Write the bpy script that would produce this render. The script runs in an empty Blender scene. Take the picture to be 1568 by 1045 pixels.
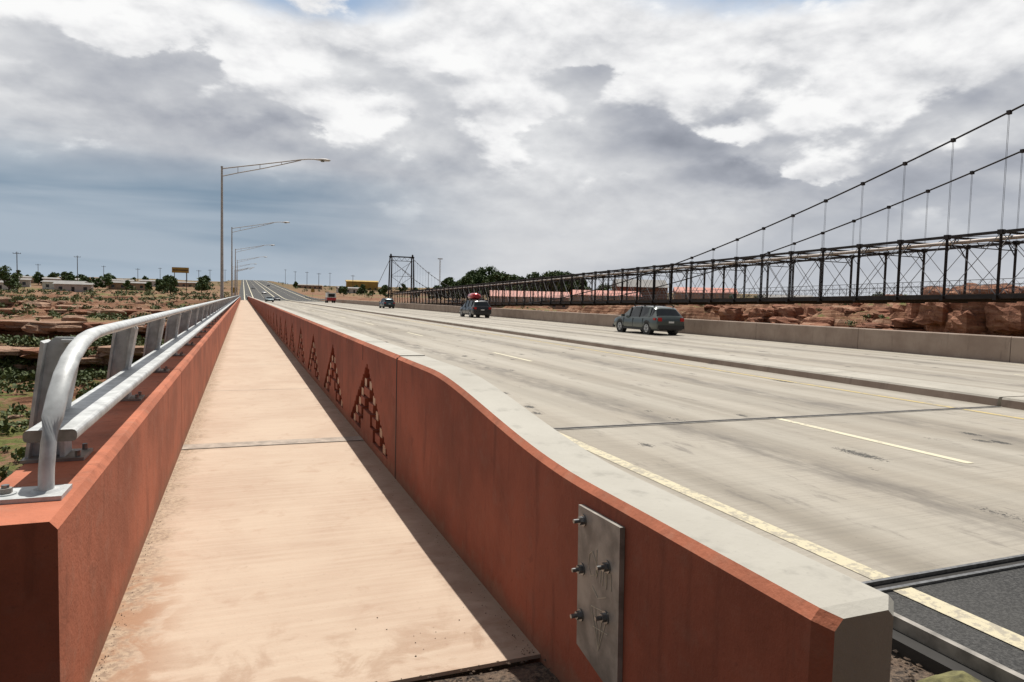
import bpy, math, random
from mathutils import Vector, Matrix, noise
random.seed(7)
R=random.random
def U(a,b): return a+(b-a)*random.random()
scene=bpy.context.scene
scene.view_settings.view_transform='Standard'
scene.view_settings.look='None'
scene.view_settings.exposure=0
scene.view_settings.gamma=1

# ------------------------------------------------------------ node helpers
class NT:
    def __init__(s,tree): s.t=tree; s.n=tree.nodes; s.l=tree.links
    def node(s,typ,**kw):
        nd=s.n.new(typ)
        for k,v in kw.items(): setattr(nd,k,v)
        return nd
    def set(s,sock,v):
        if isinstance(v,bpy.types.NodeSocket): s.l.new(v,sock)
        else:
            if sock.type=='RGBA' and len(v)==3: v=(*v,1)
            sock.default_value=v
    def math(s,op,a,b=0.0,c=0.0,clamp=False):
        nd=s.node('ShaderNodeMath',operation=op,use_clamp=clamp)
        s.set(nd.inputs[0],a); s.set(nd.inputs[1],b); s.set(nd.inputs[2],c)
        return nd.outputs[0]
    def noise(s,vec,scale,detail=6,rough=.55,dist=0.0):
        nd=s.node('ShaderNodeTexNoise')
        s.l.new(vec,nd.inputs['Vector'])
        nd.inputs['Scale'].default_value=scale; nd.inputs['Detail'].default_value=detail
        nd.inputs['Roughness'].default_value=rough; nd.inputs['Distortion'].default_value=dist
        return nd.outputs['Fac']
    def vmul(s,vec,v,add=(0,0,0)):
        nd=s.node('ShaderNodeVectorMath',operation='MULTIPLY_ADD')
        s.l.new(vec,nd.inputs[0]); s.set(nd.inputs[1],v); s.set(nd.inputs[2],add)
        return nd.outputs[0]
    def mix(s,f,a,b,mode='MIX'):
        nd=s.node('ShaderNodeMix',data_type='RGBA',blend_type=mode)
        s.set(nd.inputs[0],f); s.set(nd.inputs[6],a); s.set(nd.inputs[7],b)
        return nd.outputs[2]
    def ss(s,v,a,b,c=0.0,d=1.0):
        nd=s.node('ShaderNodeMapRange',interpolation_type='SMOOTHSTEP')
        s.set(nd.inputs[0],v); s.set(nd.inputs[1],a); s.set(nd.inputs[2],b); s.set(nd.inputs[3],c); s.set(nd.inputs[4],d)
        return nd.outputs[0]
    def ramp(s,f,stops):
        nd=s.node('ShaderNodeValToRGB'); cr=nd.color_ramp
        while len(cr.elements)<len(stops): cr.elements.new(.5)
        for e,(p,c) in zip(cr.elements,stops): e.position=p; e.color=(*c,1)
        s.l.new(f,nd.inputs[0]); return nd.outputs[0]

def newmat(name,rough=.8,metal=0.0):
    m=bpy.data.materials.new(name); m.use_nodes=True
    t=NT(m.node_tree); b=m.node_tree.nodes['Principled BSDF']
    b.inputs['Roughness'].default_value=rough; b.inputs['Metallic'].default_value=metal
    geo=t.node('ShaderNodeNewGeometry')
    return m,t,b,geo.outputs['Position'],geo
def bump(t,b,h,strength=.3,dist=.02):
    nd=t.node('ShaderNodeBump'); nd.inputs['Strength'].default_value=strength; nd.inputs['Distance'].default_value=dist
    t.l.new(h,nd.inputs['Height']); t.l.new(nd.outputs[0],b.inputs['Normal'])
def simple(name,col,rough=.7,metal=0.0,var=.25,scale=3.0,bmp=0.0):
    m,t,b,pos,geo=newmat(name,rough,metal)
    tc=t.node('ShaderNodeTexCoord').outputs['Object']
    n=t.noise(tc,scale,5,.6)
    f=t.ss(n,.3,.7)
    c=t.mix(f,tuple(x*(1-var) for x in col),tuple(min(1,x*(1+var)) for x in col))
    t.l.new(c,b.inputs['Base Color'])
    if bmp: bump(t,b,n,bmp,.02)
    return m

# ------------------------------------------------------------ materials
def mat_painted_wall(name,col):
    m,t,b,pos,geo=newmat(name,.78)
    b.inputs['Specular IOR Level'].default_value=.3
    n1=t.noise(pos,1.3,7,.62); n2=t.noise(pos,9,5,.6); n3=t.noise(t.vmul(pos,(6,6,1.0)),1.5,5,.6)
    n4=t.noise(pos,55,3,.6); n5=t.noise(pos,3.1,6,.7,.6)
    c=t.mix(t.ss(n1,.32,.68),tuple(x*.74 for x in col),tuple(x*1.16 for x in col))
    c=t.mix(t.ss(n2,.5,.72,0,.3),c,(col[0]*.9,col[1]*1.5,col[2]*1.9))
    c=t.mix(t.ss(n3,.54,.70,0,.5),c,tuple(x*.5 for x in col))
    c=t.mix(t.ss(n5,.60,.66,0,.35),c,tuple(x*.5 for x in col))
    c=t.mix(t.ss(n4,.60,.75,0,.5),c,tuple(x*.6 for x in col))
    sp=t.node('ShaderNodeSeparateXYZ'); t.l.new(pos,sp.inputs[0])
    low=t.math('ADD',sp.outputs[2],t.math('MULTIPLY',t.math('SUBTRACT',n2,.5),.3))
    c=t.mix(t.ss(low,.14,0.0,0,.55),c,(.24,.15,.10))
    t.l.new(c,b.inputs['Base Color'])
    bump(t,b,t.math('ADD',n2,t.math('MULTIPLY',n4,.4)),.4,.014)
    return m
M_wall=mat_painted_wall('terracotta_paint_shaded',(.262,.072,.040))  # darker tone: shade on right wall and parapet front put into the colour
M_lwall=mat_painted_wall('terracotta_paint_sunlit',(.42,.135,.075))  # lighter tone: sunlight on the left parapet's inner face put into the colour
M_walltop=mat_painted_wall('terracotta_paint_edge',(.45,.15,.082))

def mat_sidewalk():
    m,t,b,pos,geo=newmat('sidewalk_concrete',.85)
    sp=t.node('ShaderNodeSeparateXYZ'); t.l.new(pos,sp.inputs[0]); x=sp.outputs[0]; y=sp.outputs[1]
    n1=t.noise(pos,.9,7,.6,.4); n2=t.noise(t.vmul(pos,(.35,7,1)),3.2,5,.6); n3=t.noise(pos,30,5,.7); n4=t.noise(pos,4,6,.65,.5)
    c=t.mix(t.ss(n1,.3,.7),(.45,.33,.245),(.53,.415,.315))
    c=t.mix(t.ss(n2,.38,.66,0,.4),c,(.57,.46,.355))
    c=t.mix(t.ss(n4,.53,.72,0,.5),c,(.40,.27,.19))
    c=t.mix(t.ss(n3,.58,.74,0,.5),c,(.32,.225,.165))
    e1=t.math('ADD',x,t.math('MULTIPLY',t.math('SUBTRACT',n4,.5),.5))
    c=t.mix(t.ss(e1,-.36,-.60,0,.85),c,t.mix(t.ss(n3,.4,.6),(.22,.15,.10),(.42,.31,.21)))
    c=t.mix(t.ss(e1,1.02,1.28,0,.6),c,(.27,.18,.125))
    st=t.math('MULTIPLY',t.ss(t.math('ADD',x,t.math('MULTIPLY',n4,.35)),-.02,-.3),t.ss(y,4.9,4.2))
    c=t.mix(t.math('MULTIPLY',st,t.ss(n4,.42,.58,0,.85)),c,(.33,.18,.10))
    c=t.mix(t.math('MULTIPLY',t.ss(y,3.6,3.0),t.ss(n4,.45,.6,0,.45)),c,(.32,.20,.13))
    t.l.new(c,b.inputs['Base Color'])
    bump(t,b,t.math('ADD',n3,t.math('MULTIPLY',n2,1.3)),.3,.009)
    return m
M_side=mat_sidewalk()

def mat_road():
    m,t,b,pos,geo=newmat('road_concrete',.82)
    sp=t.node('ShaderNodeSeparateXYZ'); t.l.new(pos,sp.inputs[0]); x=sp.outputs[0]; y=sp.outputs[1]
    streak=t.noise(t.vmul(pos,(1.6,.07,1)),1.0,5,.55)
    n1=t.noise(pos,.35,7,.6,.5); n3=t.noise(pos,26,5,.7); gro=t.noise(t.vmul(pos,(.8,24,1)),1.0,4,.65)
    n5=t.noise(t.vmul(pos,(2.2,.6,1)),1.6,7,.7)
    c=t.mix(t.ss(streak,.32,.68),(.24,.213,.172),(.39,.355,.30))
    c=t.mix(t.ss(n1,.4,.7,0,.45),c,(.325,.28,.22))
    c=t.mix(t.ss(gro,.42,.68,0,.30),c,(.16,.142,.12))
    lane=t.math('FRACT',t.math('DIVIDE',t.math('SUBTRACT',x,3.70),3.69))
    wp=t.math('ABSOLUTE',t.math('SUBTRACT',t.math('ABSOLUTE',t.math('SUBTRACT',lane,.5)),.24))
    c=t.mix(t.ss(wp,.15,.02,0,.32),c,(.43,.40,.345))
    oil=t.math('ABSOLUTE',t.math('SUBTRACT',lane,.5))
    c=t.mix(t.math('MULTIPLY',t.ss(oil,.15,.0,0,.75),t.ss(n5,.33,.62)),c,(.13,.115,.098))
    c=t.mix(t.ss(n5,.56,.70,0,.6),c,(.125,.11,.095))
    for sc,vx,th in ((1.5,.55,.12),(1.0,.30,.11)):
        v=t.node('ShaderNodeTexVoronoi'); t.l.new(t.vmul(pos,(1.0,vx,1),(3.3*sc,1.7,0)),v.inputs['Vector']); v.inputs['Scale'].default_value=sc
        d=t.math('ADD',v.outputs['Distance'],t.math('MULTIPLY',t.math('SUBTRACT',n3,.5),.42))
        c=t.mix(t.math('MULTIPLY',t.ss(d,th,th-.035,0,.92),t.ss(n1,.44,.50)),c,(.03,.028,.025))
    c=t.mix(t.ss(n3,.58,.74,0,.5),c,(.135,.12,.10))
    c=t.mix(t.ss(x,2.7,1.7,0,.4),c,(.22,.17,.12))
    j=t.math('ABSOLUTE',t.math('SUBTRACT',t.math('FRACT',t.math('DIVIDE',t.math('SUBTRACT',y,3.0),10.0)),.5))
    c=t.mix(t.ss(j,.0016,.0006,0,.6),c,(.08,.07,.06))
    t.l.new(c,b.inputs['Base Color'])
    bump(t,b,t.math('ADD',n3,gro),.35,.009)
    return m
M_road=mat_road()

def mat_asphalt():
    m,t,b,pos,geo=newmat('asphalt',.9)
    n=t.noise(pos,60,5,.75); n1=t.noise(pos,.6,6,.6)
    c=t.mix(t.ss(n,.4,.65),(.022,.022,.022),(.085,.083,.08))
    c=t.mix(t.ss(n1,.4,.7,0,.3),c,(.08,.078,.072))
    t.l.new(c,b.inputs['Base Color']); bump(t,b,n,.7,.012)
    return m
M_asph=mat_asphalt()

def mat_line(name,col,wear):
    m,t,b,pos,geo=newmat(name,.7)
    n=t.noise(pos,14,7,.75); n2=t.noise(pos,2.2,5,.6)
    f=t.math('ADD',t.math('MULTIPLY',n,.6),t.math('MULTIPLY',n2,.4))
    c=t.mix(t.ss(f,wear,wear+.07,0,.8),col,(.30,.27,.22))
    t.l.new(c,b.inputs['Base Color']); bump(t,b,n,.3,.004)
    return m
M_line=mat_line('edge_line_paint',(.55,.49,.34),.48)
M_dash=mat_line('lane_dash_paint',(.62,.57,.42),.52)
M_yel=mat_line('yellow_line_paint',(.52,.40,.16),.49)

def mat_conc(name,c1,c2,streaks=True):
    m,t,b,pos,geo=newmat(name,.85)
    n1=t.noise(pos,1.1,7,.62); n2=t.noise(t.vmul(pos,(4,4,.7)),1.6,5,.6); n3=t.noise(pos,32,4,.7)
    c=t.mix(t.ss(n1,.3,.7),c1,c2)
    if streaks: c=t.mix(t.ss(n2,.55,.72,0,.45),c,tuple(x*.6 for x in c1))
    c=t.mix(t.ss(n3,.6,.75,0,.35),c,tuple(x*.6 for x in c1))
    t.l.new(c,b.inputs['Base Color']); bump(t,b,n3,.35,.008)
    return m
M_cap=mat_conc('cap_concrete',(.375,.355,.31),(.455,.435,.385),True)
M_barr=mat_conc('barrier_concrete',(.27,.20,.158),(.36,.28,.225))
M_med=mat_conc('median_concrete',(.34,.315,.27),(.43,.40,.345))
M_dark=simple('dark_joint_rubber',(.03,.028,.026),.9)
M_galv=simple('galvanised_steel',(.50,.515,.515),.5,.15,.22,11,.06)
M_galv2=simple('weathered_galvanised_plate',(.27,.25,.225),.6,.35,.35,7,.08)
M_strip=simple('joint_cover_strip',(.36,.30,.245),.7,.1,.25,9,.05)
M_bolt=simple('bolt_steel',(.22,.22,.22),.35,.85,.3,30)
M_lamp=simple('lamp_pole_grey',(.46,.43,.41),.55,.2,.12,4)
M_truss=simple('bridge_steel_dark',(.030,.023,.021),.6,.3,.35,1.2)
M_rod=simple('brace_rod_grey',(.22,.22,.23),.5,.4,.2,2)
M_pipe=simple('pipe_aluminium',(.50,.44,.40),.5,.2,.2,1)
M_wood=simple('weathered_timber',(.10,.07,.05),.9,0,.3,2)
M_glass=simple('vehicle_glass',(.012,.015,.017),.08,0,.05,2)
M_tire=simple('tyre_rubber',(.02,.02,.02),.85,0,.2,10)
M_rim=simple('alloy_rim',(.42,.43,.44),.35,.7,.1,8)
M_red=simple('tail_lamp_red',(.45,.02,.015),.25,0,.1,8)
M_white=simple('white_paint',(.70,.70,.68),.5,0,.05,2)
M_plast=simple('black_plastic',(.03,.03,.03),.6,0,.1,8)
M_tile=mat_conc('buff_relief_paint',(.42,.28,.19),(.54,.39,.285))

def mat_ground():
    m,t,b,pos,geo=newmat('desert_ground',.95)
    b.inputs['Specular IOR Level'].default_value=.1
    sp=t.node('ShaderNodeSeparateXYZ'); t.l.new(pos,sp.inputs[0])
    sn=t.node('ShaderNodeSeparateXYZ'); t.l.new(geo.outputs['Normal'],sn.inputs[0])
    n1=t.noise(pos,.035,8,.65,.4); n2=t.noise(pos,.5,7,.7); n3=t.noise(t.vmul(pos,(.10,.10,1.9)),1.0,7,.65,.3); n4=t.noise(pos,.012,6,.6)
    n5=t.noise(pos,3.0,6,.75)
    c=t.mix(t.ss(n1,.38,.62),(.21,.105,.065),(.30,.185,.12))
    c=t.mix(t.ss(n2,.46,.68,0,.55),c,(.38,.265,.185))
    near=t.ss(sp.outputs[1],125,95)
    thr=t.math('ADD',t.math('MULTIPLY',near,.17),n1)
    grn=t.math('MULTIPLY',t.ss(thr,.50,.60,0,1),t.ss(n2,.42,.54,0,.9))
    c=t.mix(grn,c,t.mix(t.ss(n5,.4,.6),(.065,.09,.022),(.15,.175,.05)))
    far=t.ss(sp.outputs[1],220,600)
    c=t.mix(t.math('MULTIPLY',far,t.ss(n4,.38,.6,.25,.7)),c,(.125,.11,.055))
    rock=t.ramp(n3,[(.27,(.05,.025,.016)),(.42,(.19,.09,.055)),(.55,(.34,.19,.12)),(.7,(.48,.34,.25))])
    steep=t.ss(t.math('ADD',sn.outputs[2],t.math('MULTIPLY',t.math('SUBTRACT',n2,.5),.25)),.95,.82)
    c=t.mix(steep,c,rock)
    c=t.mix(t.ss(n5,.55,.70,0,.45),c,(.09,.055,.034))
    t.l.new(c,b.inputs['Base Color'])
    bump(t,b,t.math('ADD',n2,t.math('ADD',n3,t.math('MULTIPLY',n5,.35))),1.0,.5)
    return m
M_ground=mat_ground()
def mat_dirt():
    m,t,b,pos,geo=newmat('gravel_dirt',.95)
    n=t.noise(pos,40,6,.75); n1=t.noise(pos,5,6,.6)
    c=t.mix(t.ss(n,.38,.64),(.03,.022,.018),(.21,.15,.105)); c=t.mix(t.ss(n1,.45,.65,0,.6),c,(.17,.11,.075))
    t.l.new(c,b.inputs['Base Color']); bump(t,b,n,.9,.02)
    return m
M_dirt=mat_dirt()
def mat_leaf(name,c1,c2,c3):
    m,t,b,pos,geo=newmat(name,.75)
    n=t.noise(pos,1.1,4,.6); n2=t.noise(pos,7,3,.6)
    c=t.mix(t.ss(n,.38,.62),c1,c2); c=t.mix(t.ss(n2,.52,.68,0,.7),c,c3)
    t.l.new(c,b.inputs['Base Color']); return m
M_leaf=mat_leaf('cottonwood_leaves',(.028,.055,.012),(.075,.13,.03),(.12,.18,.055))
M_shrub=mat_leaf('shrub_leaves',(.045,.07,.02),(.10,.135,.038),(.17,.185,.075))
M_bark=simple('bark',(.09,.065,.045),.9,0,.3,3)

# ------------------------------------------------------------ mesh builder
class MB:
    def __init__(s): s.v=[]; s.f=[]; s.m=[]; s.mats=[]; s.smooth=[]
    def mi(s,m):
        if m not in s.mats: s.mats.append(m)
        return s.mats.index(m)
    def add(s,vs,fs,mat,smooth=False):
        o=len(s.v); i=s.mi(mat); s.v+= [tuple(v) for v in vs]
        for f in fs: s.f.append(tuple(a+o for a in f)); s.m.append(i); s.smooth.append(smooth)
    def box(s,x0,x1,y0,y1,z0,z1,mat,M=None):
        vs=[Vector((x,y,z)) for z in (z0,z1) for x,y in ((x0,y0),(x1,y0),(x1,y1),(x0,y1))]
        if M is not None: vs=[M@v for v in vs]
        s.add(vs,[(3,2,1,0),(4,5,6,7),(0,1,5,4),(1,2,6,5),(2,3,7,6),(3,0,4,7)],mat)
    def beam(s,p,q,w,h,mat):
        p=Vector(p);q=Vector(q);d=(q-p)
        if d.length<1e-5: return
        d.normalize(); up=Vector((0,0,1)) if abs(d.z)<.95 else Vector((1,0,0))
        a=d.cross(up).normalized()*w/2; b=a.normalized().cross(d).normalized()*h/2
        vs=[p-a-b,p+a-b,p+a+b,p-a+b,q-a-b,q+a-b,q+a+b,q-a+b]
        s.add(vs,[(0,1,2,3),(7,6,5,4),(1,0,4,5),(2,1,5,6),(3,2,6,7),(0,3,7,4)],mat)
    def tube(s,pts,rs,mat,n=8,sx=1.0,sz=1.0,up=None,smooth=True):
        pts=[Vector(p) for p in pts]
        if not hasattr(rs,'__len__'): rs=[rs]*len(pts)
        vs=[];fs=[]
        for i,p in enumerate(pts):
            d=(pts[min(i+1,len(pts)-1)]-pts[max(i-1,0)]).normalized()
            u=Vector(up) if up else (Vector((0,0,1)) if abs(d.z)<.9 else Vector((1,0,0)))
            a=d.cross(u).normalized(); b=a.cross(d).normalized()
            for k in range(n):
                t=2*math.pi*k/n
                vs.append(p+a*math.cos(t)*rs[i]*sx+b*math.sin(t)*rs[i]*sz)
        for i in range(len(pts)-1):
            for k in range(n):
                fs.append((i*n+k,i*n+(k+1)%n,(i+1)*n+(k+1)%n,(i+1)*n+k))
        s.add(vs,fs,mat,smooth)
        L=len(pts)-1
        s.add([vs[k] for k in range(n)],[tuple(range(n))[::-1]],mat)
        s.add([vs[L*n+k] for k in range(n)],[tuple(range(n))],mat)
    def obj(s,name,parent=None,loc=None):
        me=bpy.data.meshes.new(name); me.from_pydata(s.v,[],s.f)
        for m in s.mats: me.materials.append(m)
        me.polygons.foreach_set('material_index',s.m); me.polygons.foreach_set('use_smooth',s.smooth)
        me.update()
        o=bpy.data.objects.new(name,me); scene.collection.objects.link(o)
        if parent: o.parent=parent
        if loc: o.location=loc
        return o
def empty(name,loc=(0,0,0),rz=0):
    o=bpy.data.objects.new(name,None); scene.collection.objects.link(o); o.location=loc; o.rotation_euler=(0,0,rz); o.empty_display_size=.5
    return o
def sm(a,b,x):
    t=max(0,min(1,(x-a)/(b-a))); return t*t*(3-2*t)
def interp(x,pts):
    if x<=pts[0][0]: return pts[0][1]
    for (a,b),(c,d) in zip(pts,pts[1:]):
        if x<=c: return b+(d-b)*(x-a)/(c-a)
    return pts[-1][1]
def fb(x,y,o=4): return noise.fractal(Vector((x,y,3.7)),1.0,2.0,o)

# ------------------------------------------------------------ terrain
END=205.0
def zr(y): return 0 if y<230 else (.015*(y-230)**2/60 if y<290 else .9+.030*(y-290) if y<900 else 19.2-.01*(y-900))
def deckz(y): return 3.3-.0185*y
def yoff(x,y): return -9*noise.noise(Vector((x/28,y/28,9)))-6*fb(x/40,y/40,4)
def H(x,y):
    dist=math.hypot(x,y)
    n=fb(x/40,y/40,4); ns=fb(x/9,y/9,4); nl=noise.noise(Vector((x/28,y/28,9)))
    s=y-105+9*nl+6*n
    left=interp(s,[(-60,-12),(-25,-10.5),(0,-9.6),(4,-9),(7,-6.4),(24,-5.6),(27,-3.7),(58,-3.2),(61,-1.8),(120,-1.0),(185,.4),(400,1.0)])
    rS=interp(s,[(-30,-12),(30,-10),(45,-5),(110,-2.6),(132,-.6),(180,.8),(400,1.5)])
    u=x-92+12*noise.noise(Vector((x/60,y/17,4)))+5*ns-0.10*(y-90)
    rU=interp(u,[(-30,-12),(-4,-8),(0,-6),(3,-3.8),(8,-2.8),(11,.2),(17,1.8),(20,3.8),(45,4.4),(200,2.8)])
    rU=rU*(1-sm(120,190,y))+min(rU,1.2)*sm(120,190,y)
    right=max(rS,rU)
    w=sm(25,60,x); h=left*(1-w)+right*w
    nb=interp(y+2*nl,[(-100,-.25),(3.2,-.25),(6,-1.2),(20,-9.5),(40,-12)])
    h=max(h,nb)
    if dist<330 and h<5 and y>3:
        q=1.25; t=(h+ns*.9)/q; fr=t-math.floor(t); st=q*(math.floor(t)+sm(.62,.9,fr))
        k=.9*(1-sm(240,330,dist)); h=h*(1-k)+st*k
    h+=ns*.25+ .0185*max(0,min(dist,1700)-260)*(1+.25*noise.noise(Vector((x/400,y/400,1)))) + (2.5*fb(x/160,y/160,3) if dist>400 else 2.5*fb(x/160,y/160,3)*sm(240,400,dist))
    if 8<y<END-2:
        w=1-sm(15,22,abs(x-12)); h=min(h,h*(1-w)+(-1.9)*w) if h>-1.9 else h
    if y>=END-2:
        w=1-sm(18,48,abs(x-12)); h=h*(1-w)+(zr(y)-.25)*w
    if 8<y<231:
        w=1-sm(6,10,abs(x-51)); lim=deckz(y)-1.5
        if h>lim: h=h*(1-w)+lim*w
    if y<=9: h=min(h,-.35) if y<3.0 else min(h,-1.3)
    return h
def axis(lo,hi,a,b,step,g):
    c=[];v=a
    while v<b: c.append(v); v+=step
    st=step
    while v<hi: c.append(v); st*=g; v+=st
    c.append(hi); st=step; v=a-step; pre=[]
    while v>lo: pre.append(v); st*=g; v-=st
    pre.append(lo); return pre[::-1]+c
xs=axis(-7000,7000,-130,150,1.1,1.09); ys=axis(-400,9000,0,300,1.1,1.07)
vs=[(x,y,H(x,y)) for y in ys for x in xs]; nx=len(xs)
fs=[(j*nx+i,j*nx+i+1,(j+1)*nx+i+1,(j+1)*nx+i) for j in range(len(ys)-1) for i in range(nx-1)]
mb=MB(); mb.add(vs,fs,M_ground,False); ground=mb.obj('desert_ground')

# ------------------------------------------------------------ deck, sidewalk, road
mb=MB()
mb.box(-.93,24.25,3.0,END,-1.0,-.02,M_barr)
for y in (45,90,135,180):
    for x in (2,12,22): mb.box(x-.9,x+.9,y-.6,y+.6,-14,-1.0,M_barr)
mb.obj('bridge_deck')
mb=MB()
def sheet(mb,x0,x1,y0,y1,z,mat): mb.add([(x0,y0,z),(x1,y0,z),(x1,y1,z),(x0,y1,z)],[(0,1,2,3)],mat)
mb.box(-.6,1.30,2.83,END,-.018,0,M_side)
sheet(mb,-.598,1.298,7.87,8.10,.004,M_strip)
sheet(mb,-.598,1.298,7.855,7.868,.006,M_dark)
sheet(mb,-.598,1.298,8.10,8.109,.006,M_galv2)
y=12.55
while y<END: sheet(mb,-.598,1.298,y,y+.012,.003,M_galv2); y+=4.6
mb.obj('sidewalk')
mb=MB()
sheet(mb,1.58,12.4,2.95,END,0,M_road); sheet(mb,13.6,23.9,2.95,END,0,M_road)
mb.obj('road')
mb=MB()
sheet(mb,3.3,40,-120,2.85,-.012,M_asph)
vs=[];fs=[]
yy=[END+i*8 for i in range(130)]
for y in yy: vs+=[(-1.5,y,zr(y)+.0),(26,y,zr(y)+.0)]
for i in range(len(yy)-1): fs.append((2*i,2*i+1,2*i+3,2*i+2))
mb.add(vs,fs,M_asph); mb.obj('asphalt_road')
mb=MB()
sheet(mb,3.28,24,2.85,2.95,-.02,M_dark); mb.box(3.28,24,2.94,2.965,-.05,.006,M_bolt); mb.box(3.28,24,2.835,2.86,-.05,.004,M_bolt)
sheet(mb,1.6,12.38,7.9,8.0,.005,M_dark); sheet(mb,13.62,23.88,7.9,8.0,.005,M_dark)
for y in (7.885,8.015): sheet(mb,1.6,12.38,y-.012,y+.012,.008,M_galv2)
mb.obj('expansion_joint')
mb=MB()
def dashes(x,y0,y1,z=.004,zf=None,w=.12,L=3.05,P=12.2,mat=M_dash):
    y=y0
    while y<y1:
        z0=(zf(y) if zf else 0)+z; z1=(zf(y+L) if zf else 0)+z
        mb.add([(x-w/2,y,z0),(x+w/2,y,z0),(x+w/2,y+L,z1),(x-w/2,y+L,z1)],[(0,1,2,3)],mat); y+=P
sheet(mb,3.58,3.73,2.97,END,.004,M_line); sheet(mb,3.58,3.73,-20,2.83,-.006,M_line)
dashes(7.39,5.0,END); dashes(19.3,9.0,END)
sheet(mb,11.3,11.42,2.97,END,.004,M_yel); sheet(mb,14.5,14.62,2.97,END,.004,M_yel); sheet(mb,23.0,23.12,2.97,END,.004,M_line)
for x in (0.4,3.4,11.4,14.2,23.0):
    for i in range(len(yy)-1):
        a,b=yy[i],yy[i+1]; mb.add([(x,a,zr(a)+.03),(x+.35,a,zr(a)+.03),(x+.35,b,zr(b)+.03),(x,b,zr(b)+.03)],[(0,1,2,3)],M_dash)
dashes(7.4,END,900,.03,zr,.25); dashes(19,END,900,.03,zr,.25)
mb.obj('road_markings')
mb=MB()
for a,b in ((-30,2.9),(2.93,7.93),(7.99,END)):
    vs=[];fs=[]
    prof=[(12.4,0),(12.42,.13),(12.45,.165),(13.55,.165),(13.58,.13),(13.6,0)]
    for y in (a,b): vs+=[(x,y,z) for x,z in prof]
    for k in range(5): fs.append((k,k+1,7+k,6+k))
    fs.append(tuple(range(6))); fs.append(tuple(range(11,5,-1)))
    mb.add(vs,[fs[0]],M_barr); mb.add(vs,fs[1:],M_med)
for i in range(60):
    y=12+i*5
    if y<END: sheet(mb,12.46,13.54,y,y+.02,.169,M_dark)
mb.obj('median_kerb')
mb=MB(); vs=[];fs=[]
N=60
for j in range(N+1):
    for i in range(N+1):
        x=-1.3+i*4.55/N; y=.2+j*2.62/N
        z=-.03+.025*fb(x*3,y*3,4)-(.10 if x>1.5 else .0)*sm(1.3,1.8,x)
        vs.append((x,y,z))
for j in range(N):
    for i in range(N): a=j*(N+1)+i; fs.append((a,a+1,a+N+2,a+N+1))
mb.add(vs,fs,M_dirt)
mb.obj('gravel_shoulder')
mb=MB(); mb.box(3.26,3.30,-5,2.9,-.16,.01,M_galv2); mb.box(3.16,3.26,-5,2.9,-.16,-.06,M_dark); mb.obj('asphalt_edge_kerb')

mb=MB()
def pebble(x,y,z,r):
    M=Matrix.Rotation(U(0,6.28),4,'Z')
    vs=[Vector((a*r*U(.6,1.3),b*r*U(.6,1.3),c*r*U(.4,.9))) for a,b,c in ((1,0,0),(-1,0,0),(0,1,0),(0,-1,0),(0,0,1),(0,0,-1))]
    mb.add([M@v+Vector((x,y,z)) for v in vs],[(0,2,4),(2,1,4),(1,3,4),(3,0,4),(2,0,5),(1,2,5),(3,1,5),(0,3,5)],M_dirt)
for i in range(700):
    y=2.85+(R()**2)*14; x=-.59+abs(random.gauss(0,.035)) if R()<.6 else 1.29-abs(random.gauss(0,.05))
    pebble(x,y,.002,U(.0015,.004))
for i in range(400): pebble(U(-.6,1.3),U(2.3,2.85),.0,U(.003,.011))
for i in range(16): pebble(U(.5,1.25),U(2.9,3.5),.002,U(.002,.005))
for i in range(500): pebble(U(1.6,3.15),U(1.2,2.85),-.11,U(.005,.02))
mb.obj('pebbles')
mb=MB()
vs=[];fs=[]
for j in range(9):
    for i in range(14):
        th=math.pi*j/8; ph=2*math.pi*i/14; d=Vector((math.sin(th)*math.cos(ph),math.sin(th)*math.sin(ph),math.cos(th)))
        r=.14*(1+.35*noise.noise(d*2)); vs.append((3.0+d.x*r*1.2,2.02+d.y*r,-.10+d.z*r*.8))
for j in range(8):
    for i in range(14): fs.append((j*14+i,(j+1)*14+i,(j+1)*14+(i+1)%14,j*14+(i+1)%14))
mb.add(vs,fs,simple('lichen_rock',(.13,.12,.05),.95,0,.5,14,.6),True); mb.obj('rock')

# ------------------------------------------------------------ right parapet wall
xi,xo=1.30,1.58; TT=1.13
wall=empty('parapet_wall')
def topz(y):
    return .912+(1.125-.912)*sm(2.45,5.0,y)
mb=MB()
st=[1.2,1.245]+[1.3+i*.12 for i in range(40)]; st=[y for y in st if y<6.08]+[6.10]
rings=[]
for i,y in enumerate(st):
    a=xi+(.03 if i==0 else 0); b=xo-(.055 if i==0 else 0); t=topz(y)-(.012 if i==0 else 0)
    rings.append([(a,y,-.25),(a,y,t-.028),(a+.026,y,t),(b-.02,y,t),(b,y,t-.02),(b,y,-.25)])
n=len(rings)
vs=[p for r in rings for p in r]
def strip2(k,mat):
    sub=[vs[i*6+k+d] for i in range(n) for d in (0,1)]
    mb.add(sub,[(2*i,2*i+2,2*i+3,2*i+1) for i in range(n-1)],mat)
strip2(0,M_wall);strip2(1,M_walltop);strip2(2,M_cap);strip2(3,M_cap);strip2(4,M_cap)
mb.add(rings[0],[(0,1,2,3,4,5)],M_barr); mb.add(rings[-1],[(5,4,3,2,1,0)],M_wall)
mb.obj('end_block',wall)
P=3.15; cs=.045; NY=70; NZ=23
def cell(j,k):
    y=(j+.5)*cs-P/2; z=(k+.5)*cs; ay=abs(y)
    g=ay/1.30+(z-.06)/.86
    if z<.08 or g>=1: return 0
    row=int((z-.08)/.135); ph=(z-.08)-row*.135; edge=1.30*(1-(.08+row*.135+.135-.06)/.86)
    if row>=5: return 3
    e=edge-.02
    if e-.14<ay<e and ph<.09: return 2
    if e-.50<ay<e-.24 : return 0 if ph>.045 else 3
    if ay<e-.62: return 0 if g<.55 else 3
    return 3
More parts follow.
